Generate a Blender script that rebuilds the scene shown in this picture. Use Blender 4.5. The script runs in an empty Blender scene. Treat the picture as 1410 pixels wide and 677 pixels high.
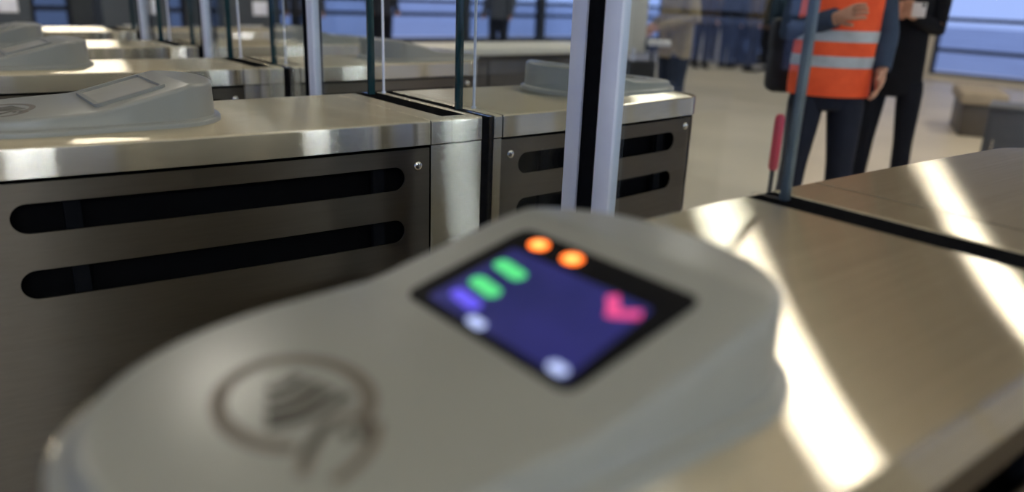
import bpy, bmesh, math, random
from mathutils import Vector, Matrix
random.seed(7)
scene = bpy.context.scene
COL = scene.collection
PI = math.pi

# ------------------------------------------------------------------ camera
YAW, PITCH, ROLL, FPX = math.radians(51.476), math.radians(18.142), math.radians(-2.2526), 1068.0
EYE = Vector((0.0, 0.0, 1.285))
fwd = Vector((math.cos(YAW) * math.cos(PITCH), math.sin(YAW) * math.cos(PITCH), -math.sin(PITCH)))
rgt0 = Vector((math.sin(YAW), -math.cos(YAW), 0.0))
dwn0 = fwd.cross(rgt0)
rgt = rgt0 * math.cos(ROLL) + dwn0 * math.sin(ROLL)
dwn = -rgt0 * math.sin(ROLL) + dwn0 * math.cos(ROLL)
camd = bpy.data.cameras.new('camera')
cam = bpy.data.objects.new('camera', camd)
COL.objects.link(cam)
m = Matrix((rgt, -dwn, -fwd)).transposed().to_4x4()
m.translation = EYE
cam.matrix_world = m
camd.sensor_fit = 'HORIZONTAL'
camd.sensor_width = 36.0
camd.lens = FPX / 1410.0 * 36.0
camd.clip_start = 0.02
camd.clip_end = 300
camd.dof.use_dof = True
camd.dof.focus_distance = 1.7
camd.dof.aperture_fstop = 1.55
scene.camera = cam

# ------------------------------------------------------------------ world and exposure
world = bpy.data.worlds.new('world')
scene.world = world
world.use_nodes = True
bgn = world.node_tree.nodes['Background']
bgn.inputs['Color'].default_value = (0.44, 0.51, 0.79, 1)
bgn.inputs['Strength'].default_value = 1.32
scene.view_settings.view_transform = 'Standard'
scene.view_settings.look = 'None'
scene.view_settings.exposure = 0.12
scene.view_settings.gamma = 1.0
scene.view_settings.use_curve_mapping = False
LAMP = 46.0


# ------------------------------------------------------------------ materials
def lin(r, g, b):
    f = lambda c: (c / 255 / 12.92) if c / 255 <= 0.04045 else ((c / 255 + 0.055) / 1.055) ** 2.4
    return (f(r), f(g), f(b), 1.0)


def mat(name, col, rough=0.5, metal=0.0, noise=0.0, nscale=8.0, spec=0.5, coat=0.0, emit=None, estr=0.0, bump=0.0):
    mt = bpy.data.materials.new(name)
    mt.use_nodes = True
    nt = mt.node_tree
    b = nt.nodes['Principled BSDF']
    b.inputs['Base Color'].default_value = col
    b.inputs['Roughness'].default_value = rough
    b.inputs['Metallic'].default_value = metal
    b.inputs['Specular IOR Level'].default_value = spec
    b.inputs['Coat Weight'].default_value = coat
    if emit:
        b.inputs['Emission Color'].default_value = emit
        b.inputs['Emission Strength'].default_value = estr
    if noise > 0 or bump > 0:
        tc = nt.nodes.new('ShaderNodeTexCoord')
        n = nt.nodes.new('ShaderNodeTexNoise')
        n.inputs['Scale'].default_value = nscale
        n.inputs['Detail'].default_value = 5
        nt.links.new(tc.outputs['Object'], n.inputs['Vector'])
        if noise > 0:
            r = nt.nodes.new('ShaderNodeValToRGB')
            r.color_ramp.elements[0].position = 0.3
            r.color_ramp.elements[1].position = 0.7
            r.color_ramp.elements[0].color = tuple(c * (1 - noise) for c in col[:3]) + (1,)
            r.color_ramp.elements[1].color = tuple(min(1, c * (1 + noise)) for c in col[:3]) + (1,)
            nt.links.new(n.outputs['Fac'], r.inputs['Fac'])
            nt.links.new(r.outputs['Color'], b.inputs['Base Color'])
        if bump > 0:
            bp = nt.nodes.new('ShaderNodeBump')
            bp.inputs['Strength'].default_value = bump
            bp.inputs['Distance'].default_value = 0.01
            nt.links.new(n.outputs['Fac'], bp.inputs['Height'])
            nt.links.new(bp.outputs['Normal'], b.inputs['Normal'])
    return mt


def steel(name, col, rough, aniso, tangent=(1, 0, 0), grain=0.10):
    """brushed steel, the brush marks running along tangent"""
    mt = bpy.data.materials.new(name)
    mt.use_nodes = True
    nt = mt.node_tree
    b = nt.nodes['Principled BSDF']
    nt.nodes.remove(b)
    out = nt.nodes['Material Output']
    g = nt.nodes.new('ShaderNodeBsdfAnisotropic')
    g.distribution = 'GGX'
    g.inputs['Color'].default_value = col
    g.inputs['Roughness'].default_value = rough
    g.inputs['Anisotropy'].default_value = aniso
    t = nt.nodes.new('ShaderNodeCombineXYZ')
    for i in range(3):
        t.inputs[i].default_value = tangent[i]
    nt.links.new(t.outputs[0], g.inputs['Tangent'])
    tc = nt.nodes.new('ShaderNodeTexCoord')
    mp = nt.nodes.new('ShaderNodeMapping')
    mp.inputs['Scale'].default_value = tuple(2.0 if abs(v) > 0.5 else 160.0 for v in tangent)
    n = nt.nodes.new('ShaderNodeTexNoise')
    n.inputs['Scale'].default_value = 1.0
    n.inputs['Detail'].default_value = 4
    r = nt.nodes.new('ShaderNodeValToRGB')
    r.color_ramp.elements[0].color = tuple(c * (1 - grain) for c in col[:3]) + (1,)
    r.color_ramp.elements[1].color = tuple(min(1, c * (1 + grain)) for c in col[:3]) + (1,)
    nt.links.new(tc.outputs['Object'], mp.inputs['Vector'])
    nt.links.new(mp.outputs[0], n.inputs['Vector'])
    nt.links.new(n.outputs['Fac'], r.inputs['Fac'])
    nt.links.new(r.outputs['Color'], g.inputs['Color'])
    nt.links.new(g.outputs[0], out.inputs['Surface'])
    return mt


def clear_glass(name, tint, ior=1.45, rough=0.0):
    """thin architectural glass: clear with a mirror reflection growing at grazing angles"""
    mt = bpy.data.materials.new(name)
    mt.use_nodes = True
    nt = mt.node_tree
    nt.nodes.remove(nt.nodes['Principled BSDF'])
    out = nt.nodes['Material Output']
    tr = nt.nodes.new('ShaderNodeBsdfTransparent')
    tr.inputs['Color'].default_value = tint
    gl = nt.nodes.new('ShaderNodeBsdfGlossy')
    gl.inputs['Roughness'].default_value = rough
    fr = nt.nodes.new('ShaderNodeFresnel')
    ge = nt.nodes.new('ShaderNodeNewGeometry')      # the same reflectance entering and leaving the pane
    mi = nt.nodes.new('ShaderNodeMix')
    mi.inputs[2].default_value = ior
    mi.inputs[3].default_value = 1 / ior
    nt.links.new(ge.outputs['Backfacing'], mi.inputs[0])
    nt.links.new(mi.outputs[0], fr.inputs['IOR'])
    mx = nt.nodes.new('ShaderNodeMixShader')
    nt.links.new(fr.outputs[0], mx.inputs[0])
    nt.links.new(tr.outputs[0], mx.inputs[1])
    nt.links.new(gl.outputs[0], mx.inputs[2])
    nt.links.new(mx.outputs[0], out.inputs['Surface'])
    return mt


M = {}
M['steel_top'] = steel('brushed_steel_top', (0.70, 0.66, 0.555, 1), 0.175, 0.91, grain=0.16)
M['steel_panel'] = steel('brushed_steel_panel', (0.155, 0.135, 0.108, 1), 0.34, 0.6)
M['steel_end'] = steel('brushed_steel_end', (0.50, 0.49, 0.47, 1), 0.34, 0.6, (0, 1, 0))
M['dark_core'] = mat('black_inner_metal', (0.003, 0.003, 0.0035, 1), 0.6, 0.0, 0.2, 20, spec=0.05)
M['bracket'] = mat('dark_inner_bracket', (0.005, 0.0055, 0.007, 1), 0.7, 0.0, 0.2, 20, spec=0.05)
M['rubber'] = mat('black_rubber', (0.008, 0.008, 0.009, 1), 0.9, 0.0, 0.2, 60, spec=0.0)
M['chrome'] = mat('polished_screw', (0.75, 0.72, 0.66, 1), 0.18, 1.0, 0.05, 40)
M['plastic'] = mat('warm_grey_plastic', (0.280, 0.282, 0.248, 1), 0.30, 0.0, 0.03, 3)
M['bezel'] = mat('black_gloss_bezel', (0.008, 0.008, 0.009, 1), 0.35, 0.0, 0.1, 30, spec=0.03)
M['screen_off'] = mat('unlit_screen_glass', (0.40, 0.385, 0.33, 1), 0.28, 0.0, 0.1, 10)
M['ring_ink'] = mat('taupe_print', lin(98, 88, 76), 0.5, 0.0, 0.05, 30)
M['dark_ink'] = mat('charcoal_print', lin(52, 48, 38), 0.5, 0.0, 0.05, 30)
M['alu'] = mat('satin_aluminium', (0.84, 0.87, 1.0, 1), 0.36, 0.05, 0.05, 12)
M['glass'] = clear_glass('clear_gate_glass', (0.92, 0.955, 0.97, 1), 1.55)
M['glass_edge'] = mat('green_glass_edge', (0.012, 0.045, 0.055, 1), 0.2, 0.0, 0.15, 20)
M['blue_edge'] = mat('blue_steel_edge', (0.16, 0.22, 0.27, 1), 0.30, 0.7, 0.15, 20)
M['window_glass'] = clear_glass('window_glass', (0.80, 0.87, 0.97, 1))
M['tinted_glass'] = clear_glass('tinted_window_glass', (0.46, 0.52, 0.57, 1))
M['frame'] = mat('dark_window_frame', (0.020, 0.026, 0.042, 1), 0.45, 0.3, 0.1, 6)
M['wall'] = mat('painted_wall', (0.30, 0.28, 0.25, 1), 0.75, 0.0, 0.08, 1.2)
M['light_wall'] = mat('warm_white_wall', (0.62, 0.56, 0.46, 1), 0.8, 0.0, 0.06, 1.0)
M['dark_wall'] = mat('dark_cladding', (0.055, 0.068, 0.085, 1), 0.6, 0.0, 0.2, 1.0)
M['ceiling'] = mat('ceiling_paint', (0.78, 0.72, 0.60, 1), 0.85, 0.0, 0.06, 0.8)
M['pavement'] = mat('outdoor_paving', (0.42, 0.44, 0.50, 1), 0.8, 0.0, 0.1, 0.4)


def screen_mat():
    """dark violet-blue screen lit from behind, a little uneven"""
    mt = bpy.data.materials.new('lit_screen')
    mt.use_nodes = True
    nt = mt.node_tree
    b = nt.nodes['Principled BSDF']
    b.inputs['Base Color'].default_value = (0.01, 0.01, 0.02, 1)
    b.inputs['Roughness'].default_value = 0.4
    b.inputs['Specular IOR Level'].default_value = 0.1
    tc = nt.nodes.new('ShaderNodeTexCoord')
    n = nt.nodes.new('ShaderNodeTexNoise')
    n.inputs['Scale'].default_value = 14
    r = nt.nodes.new('ShaderNodeValToRGB')
    r.color_ramp.elements[0].position = 0.35
    r.color_ramp.elements[1].position = 0.7
    r.color_ramp.elements[0].color = lin(28, 33, 92)
    r.color_ramp.elements[1].color = lin(42, 42, 112)
    nt.links.new(tc.outputs['Object'], n.inputs['Vector'])
    nt.links.new(n.outputs['Fac'], r.inputs['Fac'])
    nt.links.new(r.outputs['Color'], b.inputs['Emission Color'])
    b.inputs['Emission Strength'].default_value = 0.85
    return mt


M['screen'] = screen_mat()
for nm, c, s in (('icon_green', lin(80, 225, 130), 1.0), ('icon_violet', lin(95, 80, 240), 1.0),
                 ('icon_white', lin(190, 205, 255), 1.1), ('icon_pink', lin(235, 70, 140), 1.0),
                 ('led_orange', (1.0, 0.16, 0.015, 1), 3.0), ('led_core', (1.0, 0.42, 0.10, 1), 2.6)):
    M[nm] = mat(nm, (0.02, 0.02, 0.02, 1), 0.5, emit=c, estr=s)


def floor_mat():
    mt = mat('polished_beige_floor', (0.52, 0.46, 0.36, 1), 0.45, 0.0, 0.10, 0.9, spec=0.3)
    return mt


M['floor'] = floor_mat()


# ------------------------------------------------------------------ mesh helpers
def smooth_obj(o, ang=40):
    for p in o.data.polygons:
        p.use_smooth = True
    try:
        o.data.set_sharp_from_angle(angle=math.radians(ang))
    except Exception:
        pass


def obj(name, bm, material, parent=None, smooth=True, world_space=True):
    """link a bmesh as one object; vertices given in world space are moved to the parent's frame"""
    me = bpy.data.meshes.new(name)
    if parent is not None and world_space:
        bmesh.ops.transform(bm, matrix=parent.matrix_basis.inverted(), verts=bm.verts)
    bmesh.ops.recalc_face_normals(bm, faces=bm.faces)
    bm.to_mesh(me)
    bm.free()
    me.materials.append(material)
    o = bpy.data.objects.new(name, me)
    COL.objects.link(o)
    if parent is not None:
        o.parent = parent
    if smooth:
        smooth_obj(o)
    return o


def tag(o, label=None, cat=None, group=None, kind=None):
    if label: o['label'] = label
    if cat: o['category'] = cat
    if group: o['group'] = group
    if kind: o['kind'] = kind
    return o


def empty(name, loc=(0, 0, 0), rz=0.0):
    o = bpy.data.objects.new(name, None)
    o.empty_display_size = 0.1
    COL.objects.link(o)
    o.matrix_basis = Matrix.Translation(loc) @ Matrix.Rotation(rz, 4, 'Z')
    return o


def add_box(bm, x0, x1, y0, y1, z0, z1, bevel=0.0):
    vs = [bm.verts.new(p) for p in ((x0, y0, z0), (x1, y0, z0), (x1, y1, z0), (x0, y1, z0),
                                    (x0, y0, z1), (x1, y0, z1), (x1, y1, z1), (x0, y1, z1))]
    fs = [bm.faces.new([vs[i] for i in f]) for f in ((3, 2, 1, 0), (4, 5, 6, 7), (0, 1, 5, 4), (1, 2, 6, 5), (2, 3, 7, 6), (3, 0, 4, 7))]
    if bevel > 0:
        es = list({e for f in fs for e in f.edges})
        bmesh.ops.bevel(bm, geom=es, offset=bevel, segments=2, profile=0.5, affect='EDGES')
    return bm


def box(x0, x1, y0, y1, z0, z1, bevel=0.0):
    return add_box(bmesh.new(), x0, x1, y0, y1, z0, z1, bevel)


def prism(poly, axis, a, b):
    """extrude a 2-D polygon along an axis ('x': poly is (y,z); 'z': poly is (x,y))"""
    bm = bmesh.new()
    mk = (lambda p, t: (t, p[0], p[1])) if axis == 'x' else ((lambda p, t: (p[0], t, p[1])) if axis == 'y' else (lambda p, t: (p[0], p[1], t)))
    va = [bm.verts.new(mk(p, a)) for p in poly]
    vb = [bm.verts.new(mk(p, b)) for p in poly]
    n = len(poly)
    bm.faces.new(va)
    bm.faces.new(vb[::-1])
    for i in range(n):
        bm.faces.new((va[i], vb[i], vb[(i + 1) % n], va[(i + 1) % n]))
    return bm


def loft(sections, closed=True, caps=True):
    bm = bmesh.new()
    rows = [[bm.verts.new(p) for p in s] for s in sections]
    n = len(rows[0])
    for a, b in zip(rows, rows[1:]):
        for i in range(n if closed else n - 1):
            j = (i + 1) % n
            bm.faces.new((a[i], a[j], b[j], b[i]))
    if caps:
        bm.faces.new(rows[0][::-1])
        bm.faces.new(rows[-1])
    return bm


def cyl(c, axis, r, h, seg=20, r2=None):
    r2 = r if r2 is None else r2
    ax = Vector(axis).normalized()
    u = ax.orthogonal().normalized()
    v = ax.cross(u)
    c = Vector(c)
    return loft([[c + ax * t + (u * math.cos(2 * PI * k / seg) + v * math.sin(2 * PI * k / seg)) * rr for k in range(seg)]
                 for t, rr in ((0, r), (h, r2))])


def tube(pts, r, seg=8):
    pts = [Vector(p) for p in pts]
    secs = []
    for i, p in enumerate(pts):
        d = (pts[min(i + 1, len(pts) - 1)] - pts[max(i - 1, 0)]).normalized()
        up = Vector((0, 0, 1)) if abs(d.z) < 0.9 else Vector((1, 0, 0))
        u = d.cross(up).normalized()
        v = d.cross(u)
        secs.append([p + (u * math.cos(2 * PI * k / seg) + v * math.sin(2 * PI * k / seg)) * r for k in range(seg)])
    return loft(secs)


def lerp(a, b, t):
    return a + (b - a) * t


# ------------------------------------------------------------------ the hall
HX0, HX1, HY0, HY1, HZ = -7.0, 15.5, -11.0, 13.5, 8.2
tag(obj('floor', box(HX0, HX1, HY0, HY1, -0.12, 0.0), M['floor'], smooth=False), kind='structure')
tag(obj('pavement', box(-40, 70, -40, 70, -0.30, -0.13), M['pavement'], smooth=False), 'pale paving outside beyond the hall windows', kind='structure')
tag(obj('ceiling', box(HX0 - .2, HX1 + .2, HY0 - .2, HY1 + .2, HZ, HZ + 0.2), M['ceiling'], smooth=False), kind='structure')


def glazed_wall(name, axis, pos, a0, a1, z0, z1, bays, transoms, n0, thick=0.12, mull=0.05, wm='dark_wall'):
    """wall with a long row of window bays: masonry below z0, above z1, window_<n> between"""
    def b(u0, u1, w0, w1, zz0, zz1):
        return box(u0, u1, pos + w0, pos + w1, zz0, zz1) if axis == 'x' else box(pos + w0, pos + w1, u0, u1, zz0, zz1)
    bm = b(a0, a1, 0, 0.2, 0, z0)
    t = b(a0, a1, 0, 0.2, z1, HZ)
    me = bpy.data.meshes.new('tmp'); t.to_mesh(me); bm.from_mesh(me); t.free()
    edges = [a0] + [v for bay in bays for v in bay] + [a1]
    for s, e in zip(edges[0::2], edges[1::2]):
        if e - s > 0.01:
            t = b(s, e, 0, 0.2, z0, z1)
            t.to_mesh(me); bm.from_mesh(me); t.free()
    tag(obj(name, bm, M[wm], smooth=False), kind='structure')
    n = n0
    for s, e in bays:
        fr = bmesh.new()
        for q in (b(s, s + mull, 0.02, 0.02 + thick, z0, z1), b(e - mull, e, 0.02, 0.02 + thick, z0, z1),
                  b(s, e, 0.02, 0.02 + thick, z0, z0 + mull), b(s, e, 0.02, 0.02 + thick, z1 - mull, z1)):
            q.to_mesh(me); fr.from_mesh(me); q.free()
        w = obj('window_%d' % n, fr, M['frame'], smooth=False)
        tag(w, kind='structure')
        zs = [z0 + mull] + list(transoms) + [z1 - mull]
        for k, zt in enumerate(transoms):
            obj('transom', b(s + mull, e - mull, 0.02, 0.02 + thick, zt - 0.035, zt + 0.035), M['frame'], w, smooth=False)
        for za, zb in zip(zs, zs[1:]):
            obj('pane', b(s + mull, e - mull, 0.07, 0.078, za + 0.035, zb - 0.035), M['tinted_glass'] if e - s < 1.0 else M['window_glass'], w, smooth=False)
        n += 1
    return n


# glazing on the right, nearly down to the floor; bays about 2.2 m
bays = []
y = HY0 + 0.5
while y < HY1 - 2.2:
    bays.append((y, y + 2.1)); y += 2.2
n = glazed_wall('wall_right', 'y', HX1, HY0, HY1, 0.10, 2.5, bays, (0.55, 1.10), 1, wm='light_wall')
# back wall: darker, narrow openings on the left and wide bays towards the right
bays = []
x = HX0 + 0.5
while x < 4.6:
    bays.append((x, x + 0.52)); x += 0.82
x = 5.4
while x < HX1 - 1.5:
    bays.append((x, x + 1.9)); x += 2.0
n = glazed_wall('wall_back', 'x', HY1, HX0, HX1, 0.30, 3.6, bays, (0.80, 1.05, 2.3), n)

# daylight also falls in from the glazed side behind the viewer
bays = []
for x in (-6.6, -4.2, -1.8):
    bays.append((x, x + 2.2))
x = 4.6
while x < HX1 - 2.4:
    bays.append((x, x + 2.2)); x += 2.4
n = glazed_wall('wall_front', 'x', HY0 - 0.2, HX0, HX1, 0.40, 3.8, bays, (1.1, 2.3), n)

bays = []
y = HY0 + 0.5
while y < HY1 - 2.4:
    bays.append((y, y + 2.2)); y += 2.4
n = glazed_wall('wall_left', 'y', HX0 - 0.2, HY0, HY1, 0.40, 4.2, bays, (1.1, 2.3), n)

# ceiling panel lights (the streaks in the brushed steel reflect the warm ones)
M['lamp_warm'] = mat('warm_lamp_diffuser', (0.8, 0.8, 0.8, 1), 0.5, emit=(1.0, 0.935, 0.81, 1), estr=LAMP)
M['fill_cool'] = mat('cool_fill_diffuser', (0.8, 0.8, 0.8, 1), 0.5, emit=(0.84, 0.92, 1.0, 1), estr=LAMP * 1.9)  # fill light added out of view, lifts reader sides and door profiles
lamp_xy = [(6.05, 2.6), (9.7, 1.7), (12.0, 9.0), (-5.0, -7.0), (-2.9, -7.0), (-0.8, -7.0), (4.2, -8.2), (7.1, -7.0), (-3.8, -9.4), (1.5, 7.4), (-1.4, 7.4)]
for i, (x, y) in enumerate(lamp_xy):
    r = empty('ceiling_light', (x, y, 4.62))
    tag(r, 'square white pendant panel light above the gate hall', 'light', 'ceiling panel lights')
    hb = bmesh.new()
    for q in ((-.35, .35, -.35, -.32), (-.35, .35, .32, .35), (-.35, -.32, -.32, .32), (.32, .35, -.32, .32)):
        add_box(hb, *q, 0.0, 0.07)
    obj('housing', hb, M['alu'], r, smooth=False, world_space=False)
    # warm panels over the gates, plus unseen cool fill added to brighten side faces
    obj('diffuser', box(-.32, .32, -.32, .32, 0.02, 0.05), M['fill_cool' if y < -5 else 'lamp_warm'], r, smooth=False, world_space=False)
    if y < -5: r['label'] = 'square cool white fill panel added unseen behind the viewer'
    for sx in (-.3, .3):
        obj('suspension_cable', cyl((sx, .335, 0.07), (0, 0, 1), 0.003, HZ - 4.62 - 0.07, 6), M['alu'], r, world_space=False)


# ------------------------------------------------------------------ ticket gate cabinets
XL, XR, ZT, ZB = 0.015, 1.98, 1.0, 0.945


class Cab:
    def __init__(s, y0, y1, k=(.05, .05, .05, .05), corner=0.07, mid_end=1.09, gap2=True, xl=XL):
        s.y0, s.y1, s.k, s.c, s.mid_end, s.gap2, s.xl = y0, y1, k, corner, mid_end, gap2, xl

    def rnd(s, x):
        d = min(x - s.xl, XR - x)
        if d >= s.c: return 0.0
        d = max(d, 0.0)
        return s.c - math.sqrt(max(0.0, s.c ** 2 - (s.c - d) ** 2))

    def yn(s, x):
        d = x - 1.05
        return s.y0 + (s.k[0] if d < 0 else s.k[1]) * d * d + s.rnd(x)

    def yf(s, x):
        d = x - 1.05
        return s.y1 - (s.k[2] if d < 0 else s.k[3]) * d * d - s.rnd(x)


def xsamples(a, b, c):
    xs = [a, b]
    for e, sg in ((c.xl, 1), (XR, -1)):
        for t in (0.0, .01, .03, .07, .14, .25, .4, .6, .8, 1.0):
            xs.append(e + sg * t * c.c)
    xs += [i * 0.1 for i in range(0, 21)]
    return sorted({round(v, 5) for v in xs if a - 1e-6 <= v <= b + 1e-6})


def slab(c, xa, xb, z0, z1, inset=0.0, r=0.0, ya=None, yb=None):
    """solid following the cabinet's plan between xa and xb, long top edges rounded by r"""
    secs = []
    for x in xsamples(xa, xb, c):
        a = (c.yn(x) if ya is None else ya(x)) + inset
        b = (c.yf(x) if yb is None else yb(x)) - inset
        s = [(x, a, z0)]
        if r > 0:
            for k in range(5):
                t = k / 4 * PI / 2
                s.append((x, a + r - r * math.cos(t), z1 - r + r * math.sin(t)))
            for k in range(5):
                t = PI / 2 - k / 4 * PI / 2
                s.append((x, b - r + r * math.cos(t), z1 - r + r * math.sin(t)))
        else:
            s += [(x, a, z1), (x, b, z1)]
        s.append((x, b, z0))
        secs.append(s)
    return loft(secs)


def slotted_panel(c, xa, xb, slots, z0, z1, inset, th):
    """side sheet with real rounded slots cut through it; slots: (x0, x1, zc, half height)"""
    xs = set(xsamples(xa, xb, c))
    for s0, s1, zc, h in slots:
        for k in range(9):
            t = k / 8 * PI / 2
            xs.add(s0 + h - h * math.cos(t)); xs.add(s1 - h + h * math.cos(t))
    xs = sorted(xs)
    def hh(s, x):
        s0, s1, zc, h = s
        if x <= s0 + 1e-7 or x >= s1 - 1e-7: return 0.0
        if x < s0 + h: return math.sqrt(max(0, h * h - (s0 + h - x) ** 2))
        if x > s1 - h: return math.sqrt(max(0, h * h - (x - s1 + h) ** 2))
        return h
    bm = bmesh.new()
    cols = []
    for x in xs:
        zz = [z0]
        for s in sorted(slots, key=lambda q: q[2]):
            zz += [s[2] - hh(s, x), s[2] + hh(s, x)]
        zz.append(z1)
        cols.append((x, zz))
    V = {}
    def v(x, z, o):
        k = (round(x, 6), round(z, 6), o)
        if k not in V:
            V[k] = bm.verts.new((x, c.yn(x) + inset + (th if o else 0), z))
        return V[k]
    for (xa_, za), (xb_, zb) in zip(cols, cols[1:]):
        for i in range(0, len(za), 2):
            for o in (0, 1):
                q = [v(xa_, za[i], o), v(xb_, zb[i], o), v(xb_, zb[i + 1], o), v(xa_, za[i + 1], o)]
                bm.faces.new(q if o else q[::-1])
        for i in range(len(za)):
            if i in (0, len(za) - 1) or abs(za[i] - za[i ^ 1 if False else (i + 1 if i % 2 else i - 1)]) > 1e-6 or True:
                # rim between the two faces along slots and outer borders
                inner = 0 < i < len(za) - 1
                if inner:
                    s = sorted(slots, key=lambda q: q[2])[(i - 1) // 2]
                    if hh(s, xa_) == 0 and hh(s, xb_) == 0: continue
                q = [v(xa_, za[i], 0), v(xb_, zb[i], 0), v(xb_, zb[i], 1), v(xa_, za[i], 1)]
                try: bm.faces.new(q)
                except ValueError: pass
    for (x, zz) in (cols[0], cols[-1]):
        for i in range(0, len(zz), 2):
            q = [v(x, zz[i], 0), v(x, zz[i + 1], 0), v(x, zz[i + 1], 1), v(x, zz[i], 1)]
            if len(set(q)) == 4:
                try: bm.faces.new(q)
                except ValueError: pass
    return bm


def cabinet(c, label):
    root = empty('ticket_gate', ((c.xl + XR) / 2, (c.y0 + c.y1) / 2, 0))
    tag(root, label, 'ticket gate', 'row of steel ticket gates')
    R = 0.006
    g = 0.0015
    S1A, S1B = 1.001, 1.072
    # inner frame: everything dark behind the sheets and in the gaps
    obj('inner_frame', slab(c, c.xl + 0.03, XR - 0.03, 0.02, ZB - 0.01, inset=0.045), M['dark_core'], root)
    obj('plinth', slab(c, c.xl + 0.02, XR - 0.02, 0.0, 0.06, inset=0.02), M['rubber'], root)
    # top sheets with their folded-down skirts
    segs = [(c.xl, S1A - g), (S1B, c.mid_end)] if not c.gap2 else [(c.xl, 0.9425), (0.9455, S1A), (S1B, 1.088), (1.124, 1.1485)]
    if not c.gap2:
        segs += [(c.mid_end + 0.004, XR)]
    else:
        segs += [(1.1515, XR)]
    for a, b in segs:
        o = obj('top_plate', slab(c, a, b, ZB, ZT, r=R), M['steel_top'], root)
        bv = o.modifiers.new('b', 'BEVEL'); bv.width = 0.0022; bv.segments = 2; bv.limit_method = 'ANGLE'; bv.angle_limit = math.radians(50)
    # slot for the glass leaf: black seal, closed by a short bridge on the near side
    obj('top_plate', slab(c, S1A, S1B, ZB, ZT, r=R, yb=lambda x: c.yn(x) + 0.05), M['steel_top'], root)
    obj('slot_seal', slab(c, S1A, S1B, ZB - 0.005, 0.9985, r=0.004, ya=lambda x: c.yn(x) + 0.05, yb=lambda x: c.yf(x) - 0.001), M['rubber'], root)
    if c.gap2:
        obj('gap_seal', slab(c, 1.088, 1.124, 0.06, 0.9985, inset=0.006, r=0.006), M['rubber'], root)
        obj('column', slab(c, 0.9455, 1.0875, 0.06, ZB - 0.003, inset=0.003, yb=lambda x: c.yn(x) + 0.03), M['steel_top'], root)
        obj('column', slab(c, 1.1245, 1.1485, 0.06, ZB - 0.003, inset=0.003, yb=lambda x: c.yn(x) + 0.03), M['steel_top'], root)
        pl, pr = (c.xl + 0.05, 0.943), (1.151, XR - 0.05)
        slL = [(0.116, 0.879, 0.872, 0.0275), (0.116, 0.878, 0.748, 0.0275)]
        slR = [(1.207, 1.845, 0.872, 0.0275), (1.207, 1.845, 0.753, 0.0275)]
        sc = [(0.912, 0.898), (1.180, 0.900), (1.895, 0.912)]
    else:
        pl, pr = (c.xl + 0.05, 1.0), (1.195, XR - 0.05)
        slL = [(0.14, 0.9, 0.872, 0.0275), (0.14, 0.9, 0.748, 0.0275)]
        slR = [(1.24, 1.845, 0.872, 0.0275), (1.24, 1.845, 0.753, 0.0275)]
        sc = [(0.96, 0.90), (1.895, 0.912)]
        obj('column', slab(c, 1.0035, 1.1915, 0.06, ZB - 0.003, inset=0.003, yb=lambda x: c.yn(x) + 0.03), M['steel_top'], root)
    for (a, b), sl in ((pl, slL), (pr, slR)):
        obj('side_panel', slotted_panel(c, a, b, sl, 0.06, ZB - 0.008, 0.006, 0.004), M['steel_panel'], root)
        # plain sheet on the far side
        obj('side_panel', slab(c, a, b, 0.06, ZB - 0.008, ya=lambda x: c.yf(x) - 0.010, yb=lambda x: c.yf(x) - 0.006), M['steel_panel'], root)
        for s0, s1, zc, h in sl:
            for xx in (s0 + 0.085, s1 - 0.075):
                obj('slot_bracket', box(xx, xx + 0.028, c.yn(xx) + 0.016, c.yn(xx) + 0.028, zc - 0.04, zc + 0.04), M['bracket'], root, smooth=False)
    # rounded end sheets
    for e, a, b in ((0, c.xl, pl[0] - 0.002), (1, pr[1] + 0.002, XR)):
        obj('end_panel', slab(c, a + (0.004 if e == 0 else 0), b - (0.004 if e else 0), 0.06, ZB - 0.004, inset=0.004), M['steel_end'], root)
    for x, z in sc:
        y = c.yn(x) + 0.006
        s = loft([[(x + rr * math.cos(2 * PI * k / 16), y - d, z + rr * math.sin(2 * PI * k / 16)) for k in range(16)]
                  for rr, d in ((.0115, -0.002), (.0115, .002), (.009, .0055), (.004, .007))])
        obj('screw', s, M['chrome'], root)
    return root


cabs = [
    Cab(0.187, 0.690, (0.0, 0.0, 0.108, 0.030), 0.11, 1.188, False, 0.03),
    Cab(1.497, 1.992, (0.060, 0.066, 0.03, 0.03), xl=-0.12),
    Cab(2.700, 3.130, (0.03, 0.03, 0.03, 0.03), xl=-0.12),
    Cab(3.670, 4.100, (0.03, 0.03, 0.03, 0.03), xl=-0.12),
    Cab(4.760, 5.200, (0.03, 0.03, 0.03, 0.03), xl=-0.12),
]
cab_labels = [
    'brushed steel ticket gate in the foreground carrying the lit card reader',
    'brushed steel ticket gate with two long black slots, just behind the foreground gate',
    'steel ticket gate in the third row, behind the slotted gate',
    'steel ticket gate in the fourth row, seen between glass panes',
    'farthest steel ticket gate before the dark back wall',
]
gates = [cabinet(c, l) for c, l in zip(cabs, cab_labels)]

# ------------------------------------------------------------------ glass leaves meeting in each aisle
ZL0, ZL1 = 0.22, 1.95
XA, XB_ = 1.035, 1.104


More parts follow.
